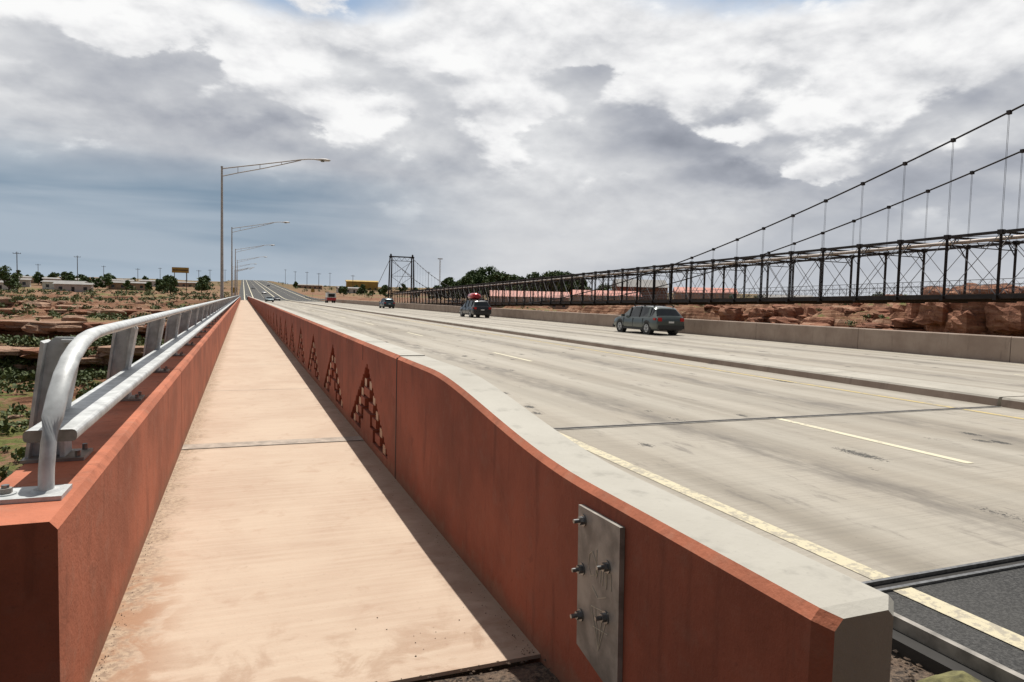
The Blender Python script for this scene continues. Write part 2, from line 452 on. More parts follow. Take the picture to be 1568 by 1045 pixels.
dep={0:xi,2:xi+.015,3:xi+.10}
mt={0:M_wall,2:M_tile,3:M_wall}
mb=MB()
for j in range(NY):
    for k in range(NZ):
        c=cell(j,k); y0=j*cs;y1=y0+cs;z0=k*cs;z1=z0+cs; x=dep[c]
        mb.add([(x,y0,z0),(x,y1,z0),(x,y1,z1),(x,y0,z1)],[(3,2,1,0)],mt[c])
        for dj,dk,q in ((1,0,((y1,z0),(y1,z1))),(0,1,((y0,z1),(y1,z1)))):
            if (dj and j+1>=NY) or (dk and k+1>=NZ): continue
            c2=cell(j+dj,k+dk)
            if c2==c: continue
            xb=dep[c2]; (ya,za),(yb,zb)=q
            mb.add([(x,ya,za),(xb,ya,za),(xb,yb,zb),(x,yb,zb)],[(0,1,2,3)],M_wall)
zt_=NZ*cs
mb.add([(xo,0,-.02),(xo,P,-.02),(xo,P,1.05),(xo,0,1.05)],[(0,1,2,3)],M_cap)
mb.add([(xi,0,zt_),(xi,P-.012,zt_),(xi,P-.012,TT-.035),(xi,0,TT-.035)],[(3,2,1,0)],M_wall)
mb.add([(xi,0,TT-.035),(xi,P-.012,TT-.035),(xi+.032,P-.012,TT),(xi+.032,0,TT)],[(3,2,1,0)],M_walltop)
mb.add([(xi+.032,0,TT),(xi+.032,P,TT),(xo-.02,P,TT),(xo-.02,0,TT)],[(0,1,2,3)],M_cap)
mb.add([(xo-.02,0,TT),(xo-.02,P,TT),(xo,P,1.05),(xo,0,1.05)],[(0,1,2,3)],M_cap)
o=mb.obj('patterned_panels',wall); o.location=(0,6.125,0)
ar=o.modifiers.new('a','ARRAY'); ar.count=int((END-6.125)/P)+1; ar.use_relative_offset=False; ar.use_constant_offset=True; ar.constant_offset_displace=(0,P,0)
mb=MB()
mb.box(xi-.003,xo+.003,6.10,6.125,0,TT-.02,M_dark)
mb.box(xi-.003,xi+.04,7.995,8.008,.92,TT-.03,M_dark)
mb.box(xi+.033,xo+.002,7.995,8.008,TT-.05,TT+.002,M_dark)
mb.obj('wall_joints',wall)
pl=empty('steel_cover_plate')
mb=MB(); px=xi
vs=[(px-.022,2.10,.19),(px-.022,2.43,.25),(px-.022,2.45,.825),(px-.022,2.12,.835)]
vs2=[(px-.001,y,z) for _,y,z in vs]
mb.add(vs+vs2,[(0,1,2,3)[::-1],(0,1,5,4),(1,2,6,5),(2,3,7,6),(3,0,4,7)],M_galv2); mb.obj('plate',pl)
mb=MB()
for y,z in ((2.40,.775),(2.40,.575),(2.40,.385),(2.20,.66),(2.20,.465)):
    mb.tube([(px-.022,y,z),(px-.027,y,z)],.024,M_bolt,16,up=(0,0,1),smooth=False)
    mb.tube([(px-.027,y,z),(px-.044,y,z)],.017,M_bolt,6,up=(0,0,1),smooth=False)
    mb.tube([(px-.044,y,z),(px-.068,y,z)],.0085,M_bolt,10,up=(0,0,1))
mb.obj('bolts',pl)
mb=MB()
M_scr=simple('scratch_chalk',(.55,.49,.38),.8,0,.1,5)
def scr(pts):
    pts=[(px-.0232,2.43-u*.33,.2+v*.62) for u,v in pts]
    for a,b in zip(pts,pts[1:]): mb.beam(a,b,.0018,.0022,M_scr)
scr([(.42,.72),(.34,.77),(.27,.74),(.25,.66),(.32,.61),(.40,.63)]);scr([(.44,.80),(.45,.62),(.50,.70),(.55,.69),(.55,.61)]);scr([(.6,.60),(.61,.70),(.66,.70),(.69,.60),(.70,.70),(.78,.71),(.80,.61)])
scr([(.35,.42),(.75,.46),(.55,.18),(.35,.42)]);scr([(.45,.43),(.55,.18),(.62,.45)]);scr([(.4,.30),(.75,.33)]);scr([(.35,.55),(.5,.50),(.7,.55)])
mb.obj('scratches',pl)

# ------------------------------------------------------------ left parapet
lp=empty('sidewalk_parapet')
mb=MB()
def lpar(y0,y1):
    prof=[(-.60,-.02),(-.60,.815),(-.625,.845),(-.935,.845),(-.96,.815),(-.96,-1.0)]
    vs=[(x,y,z) for y in (y0,y1) for x,z in prof]
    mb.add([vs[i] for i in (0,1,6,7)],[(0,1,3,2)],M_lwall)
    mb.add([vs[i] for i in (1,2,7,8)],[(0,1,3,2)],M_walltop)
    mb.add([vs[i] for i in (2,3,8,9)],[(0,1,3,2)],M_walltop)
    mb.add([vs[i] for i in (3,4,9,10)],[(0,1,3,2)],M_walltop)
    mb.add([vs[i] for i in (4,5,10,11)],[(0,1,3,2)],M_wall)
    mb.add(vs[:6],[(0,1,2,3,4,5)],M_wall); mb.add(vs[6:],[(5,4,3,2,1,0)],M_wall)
lpar(2.75,7.93)
y=7.95
while y<END: lpar(y,min(y+9.2-.02,END)); y+=9.2
mb.obj('concrete_wall',lp)

rail=empty('steel_railing')
mb=MB()
zr_=.845; X0=-.685
path=[(X0-.03,3.11,zr_+.02),(X0-.03,3.12,.95),(X0-.027,3.145,1.05),(X0-.022,3.185,1.14),(X0-.016,3.245,1.225),(X0-.01,3.325,1.30),(X0-.005,3.42,1.355),(X0,3.54,1.398),(X0,3.68,1.424),(X0,3.85,1.437),(X0,4.1,1.442),(X0,END,1.442)]
mb.tube(path,.030,M_galv,16,sx=1.3,sz=.9)
mb.obj('top_rail',rail)
mb=MB()
def rbox(y0,y1,cx,cz,w,h,r=.02):
    prof=[]
    for sx_,sz_,a0 in ((1,1,0),(-1,1,90),(-1,-1,180),(1,-1,270)):
        for k in range(4):
            a=math.radians(a0+k*30); prof.append((cx+sx_*(w/2-r)+r*math.cos(a),cz+sz_*(h/2-r)+r*math.sin(a)))
    n=len(prof); vs=[(x,y,z) for y in (y0,y1) for x,z in prof]
    mb.add(vs,[(i,(i+1)%n,n+(i+1)%n,n+i)[::-1] for i in range(n)],M_galv,False)
    mb.add(vs[:n],[tuple(range(n))],M_galv2); mb.add(vs[n:],[tuple(range(n))[::-1]],M_galv2)
rbox(3.27,END,-.735,1.05,.19,.05,.018); mb.obj('lower_rail',rail)
mb=MB()
y=3.82
while y<END:
    def pol(pts,y0,y1,mat=M_galv):
        vs=[(x,yy_,z) for yy_ in (y0,y1) for x,z in pts]; n=len(pts)
        mb.add(vs,[tuple(range(n)),tuple(range(2*n-1,n-1,-1))]+[(i,n+i,n+(i+1)%n,(i+1)%n) for i in range(n)],mat)
    pol([(-.93,.86),(-.80,.86),(-.80,1.02),(-.815,1.09),(-.745,1.395),(-.755,1.425),(-.83,1.425),(-.87,1.39)],y-.012,y+.012)
    pol([(-.805,.86),(-.785,.86),(-.785,1.09),(-.735,1.37),(-.75,1.40),(-.765,1.37),(-.805,1.09)],y-.075,y+.075)
    pol([(-.945,.86),(-.93,.86),(-.86,1.40),(-.875,1.41)],y-.075,y+.075)
    mb.box(-.80,-.69,y-.05,y+.05,1.40,1.414,M_galv)
    mb.box(-.955,-.70,y-.11,y+.11,.8455,.86,M_galv2)
    for dx,dy in ((-.03,-.08),(-.03,.08)):
        mb.tube([(-.70+dx,y+dy,.86),(-.70+dx,y+dy,.89)],.013,M_bolt,6,smooth=False)
    y+=1.95
mb.obj('posts',rail)
mb=MB()
mb.box(-.93,-.645,3.02,3.20,.8455,.863,M_galv)
dx=-.685-.16
mb.tube([(dx,3.10,.863),(dx,3.10,.868)],.036,M_galv,18,smooth=False); mb.tube([(dx,3.10,.868),(dx,3.10,.888)],.024,M_galv2,6,smooth=False); mb.tube([(dx,3.10,.888),(dx,3.10,.90)],.013,M_bolt,10)
mb.tube([(X0-.03,3.112,.863),(X0-.03,3.112,.872)],[.052,.043],M_galv,16)
mb.obj('foot_plate',rail)

# ------------------------------------------------------------ far barrier
mb=MB()
y=2.9
while y<END:
    y1=min(y+6.08,END)
    prof=[(23.9,0),(23.9,.83),(23.93,.86),(24.22,.86),(24.25,.83),(24.25,-1.0)]
    vs=[(x,yy_,z) for yy_ in (y,y1) for x,z in prof]
    mb.add(vs,[(k,k+1,7+k,6+k) for k in range(5)]+[(5,4,3,2,1,0),tuple(range(6,12))],M_barr)
    y+=6.1
mb.box(23.92,24.2,2.95,END,0,.8,M_dark)
mb.obj('concrete_barrier')
mb=MB()
for x in(1.45,23.95):
    y=END
    while y<END+90:
        mb.beam((x,y,zr(y)-.2),(x,y,zr(y)+.75),.12,.12,M_wood); mb.beam((x,y,zr(y)+.6),(x,y+3.8,zr(y+3.8)+.6),.06,.3,M_galv); y+=3.8
mb.obj('guard_rail')

# ------------------------------------------------------------ street lamps
def lamp(y,x=-1.32,zb=0.0):
    e=empty('street_lamp',(x,y,zb))
    mb=MB()
    mb.box(-.3,.35,-.35,.35,-1.2,.5,M_barr)
    mb.box(-.2,.2,-.2,.2,.5,.54,M_galv)
    mb.tube([(0,0,.52),(0,0,5),(0,0,10.15)],[.115,.09,.062],M_lamp,12)
    mb.tube([(0,0,10.13),(0,0,10.2)],.08,M_lamp,10)
    mb.obj('pole',e)
    mb=MB()
    up=[(0.03,0,10.05),(1.0,0,10.26),(2.4,0,10.55),(3.8,0,10.85),(5.0,0,11.12),(5.6,0,11.22),(6.1,0,11.26)]
    lo=[(0.03,0,9.55),(1.0,0,9.85),(2.4,0,10.24),(3.8,0,10.67),(4.7,0,10.96),(5.1,0,11.10)]
    mb.tube(up,.038,M_lamp,8); mb.tube(lo,.033,M_lamp,8)
    for a,b in (((1.0,0,10.26),(1.0,0,9.85)),((2.4,0,10.55),(2.4,0,10.24)),((3.8,0,10.85),(3.8,0,10.67))): mb.tube([a,b],.02,M_lamp,6)
    mb.obj('arm',e)
    mb=MB()
    L=[(6.0,.07),(6.2,.10),(6.45,.17),(6.75,.19),(7.0,.15),(7.1,.05)]
    mb.tube([(a,0,11.26-(.02 if a<6.3 else .0)) for a,_ in L],[r for _,r in L],M_lamp,12,sx=1.0,sz=.5)
    mb.tube([(6.55,0,11.19),(6.55,0,11.12)],[.15,.12],M_glass,12)
    mb.obj('luminaire',e)
for i in range(9):
    y=50.5+45*i; lamp(y,-1.32 if y<END else -3.0,zr(y))

# ------------------------------------------------------------ suspension bridge
sb=empty('suspension_bridge')
Y0,Y1=27.0,233.25; NP=55; PW=3.75; XA,XB=47.0,54.5
def cz(y): return .8+.0014*(y-131)**2
tr=MB(); rod=MB(); hg=MB(); dk=MB()
DT=4.3
for xt in (XA,XB):
    for i in range(NP):
        ya=Y0+i*PW; yb=ya+PW; a=deckz(ya); b=deckz(yb)
        tr.beam((xt,ya,a+DT),(xt,yb,b+DT),.24,.18,M_truss)
        tr.beam((xt,ya,a),(xt,yb,b),.24,.28,M_truss)
        tr.beam((xt-.08,ya,a),(xt-.08,ya,a+DT),.045,.11,M_truss)
        tr.beam((xt+.08,ya,a),(xt+.08,ya,a+DT),.045,.11,M_truss)
        for k in range(4): tr.beam((xt-.08,ya,a+.4+k*1.0),(xt+.08,ya,a+.7+k*1.0),.03,.04,M_truss)
        rod.beam((xt,ya,a),(xt,yb,b+DT),.03,.04,M_rod); rod.beam((xt,ya,a+DT),(xt,yb,b),.03,.04,M_rod)
        tr.box(xt-.17,xt+.17,ya-.17,ya+.17,a+DT-.16,a+DT+.16,M_truss)
        z=cz(ya)
        if z>a+DT+.3:
            hg.beam((xt-.06,ya,a+DT),(xt-.06,ya,z),.016,.016,M_truss); hg.beam((xt+.06,ya,a+DT),(xt+.06,ya,z),.016,.016,M_truss)
            hg.box(xt-.12,xt+.12,ya-.12,ya+.12,z-.15,z+.11,M_truss)
        elif z>a: hg.beam((xt,ya,a),(xt,ya,z),.04,.04,M_truss)
        s=1 if xt==XA else -1; xr=xt+s*.5
        rod.beam((xr,ya,a+1.2),(xr,yb,b+1.2),.035,.04,M_rod); rod.beam((xr,ya,a+.8),(xr,yb,b+.8),.02,.025,M_rod)
        for k in range(5):
            yk=ya+k*.75; zk=a+(b-a)*k/5; rod.beam((xr,yk,zk+.3),(xr,yk,zk+1.2),.02,.025,M_rod)
            rod.beam((xr,yk,zk+.35),(xr,yk+.75,zk+1.17),.01,.013,M_rod); rod.beam((xr,yk+.75,zk+.35),(xr,yk,zk+1.17),.01,.013,M_rod)
for i in range(NP+1):
    ya=Y0+i*PW; a=deckz(ya)
    tr.beam((XA,ya,a+DT),(XB,ya,a+DT),.12,.14,M_truss)
    if i%2==0:
        tr.beam((XA,ya,a+DT-.6),(XB,ya,a+DT-.6),.05,.07,M_truss)
        for k in range(4):
            x=XA+k*1.875; tr.beam((x,ya,a+DT-.6),(x+.94,ya,a+DT),.04,.04,M_truss); tr.beam((x+.94,ya,a+DT),(x+1.875,ya,a+DT-.6),.04,.04,M_truss)
    tr.beam((XA,ya,a+DT-1.1),(XA+1.0,ya,a+DT),.05,.07,M_truss); tr.beam((XB,ya,a+DT-1.1),(XB-1.0,ya,a+DT),.05,.07,M_truss)
    tr.beam((XA-.3,ya,a-.08),(XB+.3,ya,a-.08),.25,.32,M_truss)
    if i<NP and i%2==0:
        yb=ya+2*PW;b=deckz(yb); tr.beam((XA,ya,a+DT),(XB,yb,b+DT),.035,.04,M_truss); tr.beam((XB,ya,a+DT),(XA,yb,b+DT),.035,.04,M_truss)
tr.obj('trusses',sb); rod.obj('brace_rods_and_railing',sb); hg.obj('hangers',sb)
dk.add([(XA+.3,Y0,deckz(Y0)+.2),(XB-.3,Y0,deckz(Y0)+.2),(XB-.3,Y1+25,deckz(Y1)+.2),(XA+.3,Y1+25,deckz(Y1)+.2),(XA+.3,Y0,deckz(Y0)+.05),(XB-.3,Y0,deckz(Y0)+.05),(XB-.3,Y1+25,deckz(Y1)+.05),(XA+.3,Y1+25,deckz(Y1)+.05)],[(0,1,2,3),(7,6,5,4),(0,3,7,4),(1,5,6,2)],M_wood)
dk.tube([(XA+1.0,Y0,deckz(Y0)+DT-.33),(XA+1.0,Y1,deckz(Y1)+DT-.33)],.13,M_pipe,12)
dk.obj('deck_and_pipeline',sb)
cb=MB()
for xt in (XA,XB):
    pts=[(xt,Y0+i*(Y1-Y0)/80,cz(Y0+i*(Y1-Y0)/80)) for i in range(81)]
    cb.tube(pts,.07,M_truss,8)
    cb.tube([(xt,Y1,cz(Y1)),(xt,Y1+38,1.0)],.085,M_truss,8); cb.tube([(xt,Y0,cz(Y0)),(xt,Y0-38,.5)],.085,M_truss,8)
cb.obj('main_cables',sb)
tw=MB()
for yt in (Y0,Y1):
    zt=cz(yt)+.2; z0=deckz(yt)-4
    for x,s in ((XA,-1),(XB,1)):
        for dx in (-.45,.45):
            for dy in (-.6,.6): tw.beam((x+s*.35+dx,yt+dy*1.5,z0),(x+dx*.7,yt+dy*.6,zt),.22,.22,M_truss)
        k=0; z=z0
        while z<zt-1.2:
            f=(z-z0)/(zt-z0); g=(z+1.2-z0)/(zt-z0)
            for dx in (-.45,.45):
                def pt(f_,d): return (x+s*.35*(1-f_)+dx*(1-.3*f_),yt+d*(.9-.54*f_),z0+f_*(zt-z0))
                tw.beam(pt(f,-1 if k%2 else 1),pt(g,1 if k%2 else -1),.06,.08,M_truss)
            z+=1.2;k+=1
    a=deckz(yt)+DT
    tw.beam((XA-.6,yt,zt+.1),(XB+.6,yt,zt+.1),.4,.4,M_truss)
    tw.beam((XA,yt,zt-1.3),(XB,yt,zt-1.3),.16,.16,M_truss); tw.beam((XA,yt,a+.6),(XB,yt,a+.6),.25,.25,M_truss)
    m_=(zt-1.3+a+.6)/2; tw.beam((XA,yt,m_),(XB,yt,m_),.12,.12,M_truss)
    for za,zb in ((a+.6,m_),(m_,zt-1.3)):
        tw.beam((XA,yt,za),(XB,yt,zb),.11,.11,M_truss); tw.beam((XB,yt,za),(XA,yt,zb),.11,.11,M_truss)
    for k in range(4):
        x=XA+k*1.875; tw.beam((x,yt,zt-1.3),(x+.94,yt,zt),.08,.08,M_truss); tw.beam((x+.94,yt,zt),(x+1.875,yt,zt-1.3),.08,.08,M_truss)
    for x in (XA,XB):
        tw.tube([(x,yt,zt+.2),(x,yt,zt+.9),(x,yt,zt+1.1)],[.35,.3,.05],M_truss,8)
    tw.box(XA-2,XB+2,yt-2.2,yt+2.2,z0-12,z0,M_barr)
tw.obj('towers',sb)

# ------------------------------------------------------------ vehicles
def car_paint(name,col):
    m,t,b,pos,geo=newmat(name,.28,.35)
    n=t.noise(pos,2,5,.6); t.l.new(t.mix(t.ss(n,.3,.7,0,.4),col,(col[0]*.7+.03,col[1]*.7+.025,col[2]*.7+.02)),b.inputs['Base Color'])
    b.inputs['Coat Weight'].default_value=.6; b.inputs['Coat Roughness'].default_value=.1
    return m
def car(name,loc,rz,paint,L=4.6,W=1.84,Hh=1.66,kind='suv',extra=None):
    e=empty(name,loc,rz); hw=W/2; s=L/4.6; hh=Hh/1.66
    if kind=='suv': S=[(-2.30,.42,.80,.82,.88,.62),(-2.25,.30,.98,1.00,.955,.66),(-2.14,.27,1.04,1.12,.985,.70),(-1.86,.25,1.05,1.50,1.0,.70),(-1.70,.25,1.04,1.60,1.0,.72),(-.9,.24,1.01,1.66,1.0,.74),(0,.24,.98,1.655,1.0,.745),(.5,.24,.97,1.60,1.0,.73),(1.25,.24,.98,1.04,1.0,.76),(1.7,.25,.93,.97,.99,.74),(2.1,.27,.80,.86,.94,.66),(2.28,.36,.62,.66,.84,.58)]
    else: S=[(-2.30,.42,.80,.82,.90,.62),(-2.24,.30,.95,.97,.97,.66),(-1.75,.25,.98,1.03,1.0,.70),(-1.1,.24,.96,1.38,1.0,.66),(-.5,.24,.95,1.45,1.0,.68),(.1,.24,.94,1.44,1.0,.68),(.4,.24,.93,1.38,1.0,.67),(1.1,.24,.93,.98,1.0,.74),(1.7,.25,.86,.9,.99,.72),(2.1,.27,.76,.8,.94,.66),(2.28,.36,.6,.63,.84,.58)]
    rings=[]
    for y,zb,zbelt,zt,kw,kr in S:
        y*=s; zb*=hh; zbelt*=hh; zt*=hh; w=hw*kw; cab=zt-zbelt>.2; r=hw*kr if cab else w*.86
        h=[(w*.86,zb),(w*.97,zb+.10),(w,zb+.32*(zbelt-zb)),(w*.985,zb+.75*(zbelt-zb)),(w*.94,zbelt),((r*1.03) if cab else w*.90,zt-.07 if cab else zbelt+.3*(zt-zbelt)),(r*.86,zt-.012),(r*.4,zt+.0)]
        rings.append([(x,y,z) for x,z in h]+[(-x,y,z) for x,z in h[::-1]])
    mb=MB(); n=16
    for i in range(len(rings)-1):
        a=rings[i];b=rings[i+1]
        ca=S[i][3]-S[i][2]>.2; cb_=S[i+1][3]-S[i+1][2]>.2
        for k in range(n-1):
            mat=paint; sm_=True
            if k in (4,10) and ca and cb_: mat=M_glass
            if ca!=cb_ and k in (5,6,7,8,9): mat=M_glass
            if mat is M_glass: sm_=False
            mb.add([a[k],a[k+1],b[k+1],b[k]],[(0,1,2,3)],mat,sm_)
        mb.add([a[0],a[15],b[15],b[0]],[(0,1,2,3)],M_plast)
    mb.add(rings[0],[tuple(range(16))],paint); mb.add(rings[-1],[tuple(range(16))[::-1]],paint)
    o=mb.obj('body',e)
    bm_=o.modifiers.new('w','WELD'); bm_.merge_threshold=.001
    es=o.modifiers.new('es','EDGE_SPLIT'); es.split_angle=math.radians(38)
    mb=MB()
    wb=1.36*s; rw=.345
    for sx_ in (-1,1):
        for wy in (-wb,wb*1.0):
            xo_=sx_*(hw-.015)
            mb.tube([(xo_-sx_*.25,wy,rw+.03),(xo_+sx_*.008,wy,rw+.03)],rw+.065,M_plast,24,up=(0,0,1),smooth=False)
            mb.tube([(xo_-sx_*.2,wy,rw),(xo_+sx_*.0,wy,rw),(xo_+sx_*.018,wy,rw)],[rw,rw,rw-.03],M_tire,24,up=(0,0,1),smooth=False)
            mb.tube([(xo_,wy,rw),(xo_+sx_*.024,wy,rw)],rw*.64,M_rim,20,up=(0,0,1),smooth=False)
            mb.tube([(xo_,wy,rw),(xo_+sx_*.027,wy,rw)],rw*.16,M_plast,10,up=(0,0,1),smooth=False)
            for k in range(5):
                a=k*2*math.pi/5+.3; mb.beam((xo_+sx_*.025,wy+math.cos(a)*.10,rw+math.sin(a)*.10),(xo_+sx_*.025,wy+math.cos(a)*.20,rw+math.sin(a)*.20),.05,.006,M_plast)
    mb.obj('wheels',e)
    mb=MB()
    for sx_ in (-1,1):
        mb.box(sx_*hw*.76-.11,sx_*hw*.76+.11,-2.31*s,-2.16*s,.80*hh,1.0*hh,M_red)
        mb.box(sx_*hw*.985-.02,sx_*hw*.985+.02,-2.16*s,-1.98*s,.86*hh,.98*hh,M_red)
        mb.box(sx_*(hw+.1)-.09,sx_*(hw+.1)+.09,.82*s,.95*s,.98*hh,1.12*hh,paint)
        mb.box(sx_*hw*.6-.16,sx_*hw*.6+.16,2.15*s,2.285*s,.62*hh,.74*hh,M_white)
        mb.box(sx_*(hw-.005)-.012,sx_*(hw-.005)+.012,-1.0*s,1.0*s,.26*hh,.36*hh,M_plast)
        for yd in (-.95,.02,.98): mb.box(sx_*(hw-.008)-.012,sx_*(hw-.008)+.012,yd*s-.008,yd*s+.008,.42*hh,.93*hh,M_plast)
        if kind=='suv':
            mb.beam((sx_*hw*.66,-1.6*s,Hh+.03),(sx_*hw*.66,.3*s,Hh+.03),.04,.04,M_plast)
            for yy_ in (-1.6,-.7,.3): mb.box(sx_*hw*.66-.02,sx_*hw*.66+.02,yy_*s-.06,yy_*s+.06,Hh-.05,Hh+.03,M_plast)
            for yy_,tp in ((-.55,1.62),(.42,1.58)): mb.beam((sx_*hw*.955,yy_*s,1.0*hh),(sx_*hw*.775,yy_*s,tp*hh),.09,.03,M_plast)
            mb.beam((sx_*hw*.95,-1.5*s,1.03*hh),(sx_*hw*.765,-1.45*s,1.58*hh),.14,.05,paint)
    mb.box(-hw*.9,hw*.9,-2.34*s,-2.2*s,.36*hh,.56*hh,M_plast)
    mb.box(-.16,.16,-2.33*s,-2.29*s,.70*hh,.80*hh,M_white)
    mb.box(-hw*.9,hw*.9,2.18*s,2.31*s,.3*hh,.48*hh,M_plast)
    mb.obj('trim',e)
    if extra: extra(e)
    return e
P_green=car_paint('greygreen_metallic',(.085,.105,.098)); P_black=car_paint('dark_grey_metallic',(.018,.020,.023))
P_blue=car_paint('teal_paint',(.03,.07,.085)); P_wh=car_paint('white_car_paint',(.6,.6,.6)); P_redc=car_paint('red_car_paint',(.45,.025,.03))
car('suv_car',(21.3,33.2,0),0,P_green,4.75,1.84,1.56)
def kayak(e):
    mb=MB(); mb.tube([(-.1,-.9,1.98),(-.1,-.8,1.98),(-.1,-.3,1.98),(-.1,.5,1.98),(-.1,.7,1.98)],[.2,.36,.42,.40,.2],P_redc,10,sx=1.25,sz=.8)
    mb.box(-.7,.7,-.7,-.63,1.68,1.74,M_plast); mb.box(-.7,.7,.3,.37,1.66,1.74,M_plast); mb.obj('roof_cargo',e)
car('suv_car',(20.6,62.0,0),0,P_black,4.6,1.84,1.64,extra=kayak)
car('hatchback_car',(21.2,108,0),0,P_blue,4.4,1.8,1.55)
car('sedan_car',(9.4,215,0),math.pi,P_black,4.6,1.8,1.45,'sedan')
car('sedan_car',(5.6,165,0),math.pi,P_blue,4.6,1.8,1.45,'sedan')
for x,y,p in ((9,330,P_wh),(5.5,420,P_black),(17,520,P_wh)): car('sedan_car',(x,y,zr(y)),math.pi if x<12 else 0,p,4.6,1.8,1.45,'sedan')
tk=empty('box_truck',(20.8,180,0))
mb=MB()
mb.box(-1.1,1.1,-2.9,.6,1.35,2.55,M_white); mb.box(-1.11,1.11,-2.92,.61,.6,1.35,P_redc); mb.box(-.95,.95,.75,2.9,.5,1.35,P_redc)
mb.box(-.9,.9,.8,1.9,1.35,2.05,M_glass); mb.box(-.92,.92,.85,1.85,2.05,2.12,P_redc); mb.box(-.8,.8,-2.94,-2.9,1.5,2.3,M_glass)
for sx_ in(-1,1):
    for wy in (-1.8,2.0): mb.tube([(sx_*.7,wy,.42),(sx_*1.02,wy,.42)],.42,M_tire,18,up=(0,0,1),smooth=False); mb.tube([(sx_*1.0,wy,.42),(sx_*1.03,wy,.42)],.22,M_rim,14,up=(0,0,1),smooth=False)
mb.box(-1.0,1.0,-2.97,-2.9,.5,.62,M_plast); mb.obj('truck_body',tk)

# ------------------------------------------------------------ buildings
M_stucco=simple('tan_stucco',(.40,.28,.20),.9,0,.15,.4); M_roofred=simple('red_metal_roof',(.42,.11,.065),.6,0,.15,.5)
M_stone=simple('dark_sandstone',(.17,.095,.065),.9,0,.3,.8); M_yelb=simple('yellow_ochre_paint',(.42,.28,.07),.8,0,.15,.4); M_winm=simple('window_glass',(.03,.04,.05),.15)
M_trail=simple('mobile_home_siding',(.50,.48,.45),.7,0,.12,.5); M_roofg=simple('grey_roof',(.25,.24,.23),.8,0,.15,.5)
def house(name,x,y,L,D,h,rh,wall_,roof_,rz=0,lift=0):
    z=min(H(x,y),H(x+L/2,y),H(x-L/2,y))-.2+lift
    e=empty(name,(x,y,z),rz)
    mb=MB(); mb.box(-L/2,L/2,-D/2,D/2,-lift,h,wall_); mb.obj('walls',e)
    mb=MB(); o=.5
    vs=[(-L/2-o,-D/2-o,h),(L/2+o,-D/2-o,h),(L/2+o,D/2+o,h),(-L/2-o,D/2+o,h),(-L/2-o,0,h+rh),(L/2+o,0,h+rh)]
    mb.add(vs,[(0,1,5,4),(2,3,4,5),(0,4,3),(1,2,5),(3,2,1,0)],roof_); mb.obj('roof',e)
    mb=MB(); n=max(2,int(L/3.5))
    for i in range(n):
        cx=-L/2+(i+.5)*L/n
        if i==n//2: mb.box(cx-.5,cx+.5,-D/2-.04,-D/2,.1,2.2,M_plast)
        else: mb.box(cx-.6,cx+.6,-D/2-.04,-D/2,1.0,2.2,M_winm); mb.box(cx-.68,cx+.68,-D/2-.07,-D/2-.0401,.92,1.0,M_white)
    mb.obj('windows_and_door',e)
def pos(px,F):
    r=(px-784)/1045; return F*(.93*r+.3665),F*(.93-.3665*r)
house('trading_post',104,246,30,9,4.6,2.3,M_stucco,M_roofred,-.35)
house('motel_building',132,236,26,9,4.6,2.0,M_stucco,M_roofred,-.35)
house('stone_lodge',150,240,20,11,7.4,3.2,M_stone,M_roofg,-.3)
house('motel_building',176,232,24,9,5.6,2.2,M_stucco,M_roofred,-.5)
house('store_building',205,218,20,10,3.8,1.4,M_trail,M_roofg,-.6)
house('gallery_building',80,500,22,12,6.5,1.0,M_yelb,M_yelb,-.1)
house('motel_building',128,300,22,9,6.8,2.0,M_stucco,M_roofred,-.3)
for x,y,L,m_ in ((-60,395,16,M_trail),(-80,380,14,M_trail),(-98,400,18,M_stucco),(-45,420,14,M_white),(-118,385,15,M_trail),(-30,470,18,M_stucco),(-140,420,18,M_trail),(60,420,15,M_trail),(45,520,18,M_stucco),(-70,450,14,M_white),(-102,440,15,M_stucco),(-68,330,15,M_white),(-92,345,16,M_trail),(-110,335,14,M_white),(-48,350,15,M_stucco),(-84,300,14,M_white),(-60,305,12,M_trail)):
    house('mobile_home',x,y,L,5,3.2,.7,m_,M_roofg,U(-.2,.3))
def mast(x,y,h):
    z=H(x,y); e=empty('radio_mast',(x,y,z)); mb=MB()
    for a in range(3):
        t=a*2.094; mb.beam((.5*math.cos(t),.5*math.sin(t),-1),(.3*math.cos(t),.3*math.sin(t),h),.12,.12,M_galv)
        for k in range(int(h/1.5)):
            t2=t+2.094; mb.beam((.45*math.cos(t),.45*math.sin(t),k*1.5),(.45*math.cos(t2),.45*math.sin(t2),k*1.5+1.5),.06,.06,M_galv)
    mb.box(-1.4,1.4,-.4,.4,h-.5,h,M_galv); mb.obj('lattice',e)
mast(107,388,22)
def upole(x,y,h=11):
    z=H(x,y); e=empty('utility_pole',(x,y,z)); mb=MB()
    mb.tube([(0,0,-1),(0,0,h)],[.17,.12],M_wood,8); mb.beam((-1.2,0,h-.6),(1.2,0,h-.6),.12,.14,M_wood)
    for k in (-1.1,-.4,.4,1.1): mb.tube([(k,0,h-.5),(k,0,h-.25)],.07,M_plast,6)
    mb.obj('pole_and_crossarms',e)
for px,F,h in ((28,240,14),(60,390,11),(120,290,14),(160,430,11),(212,400,11),(246,480,12),(287,520,12),(305,400,10),(322,460,11),(345,600,12),(452,520,12),(470,480,12),(488,420,11),(540,420,11),(655,450,14),(437,640,14),(505,560,13)):
    x,y=pos(px,F); upole(x,y,h)
def sign(x,y,w,h,hb,mat):
    z=H(x,y); e=empty('billboard_sign',(x,y,z)); mb=MB()
    for s in (-.35,.35): mb.beam((s*w,0,-1),(s*w,0,hb+h),.25,.25,M_wood)
    mb.box(-w/2,w/2,-.25,-.13,hb,hb+h,mat); mb.box(-w/2+.3,w/2-.3,-.28,-.2501,hb+h*.4,hb+h*.6,M_wood)
    mb.obj('panel',e)
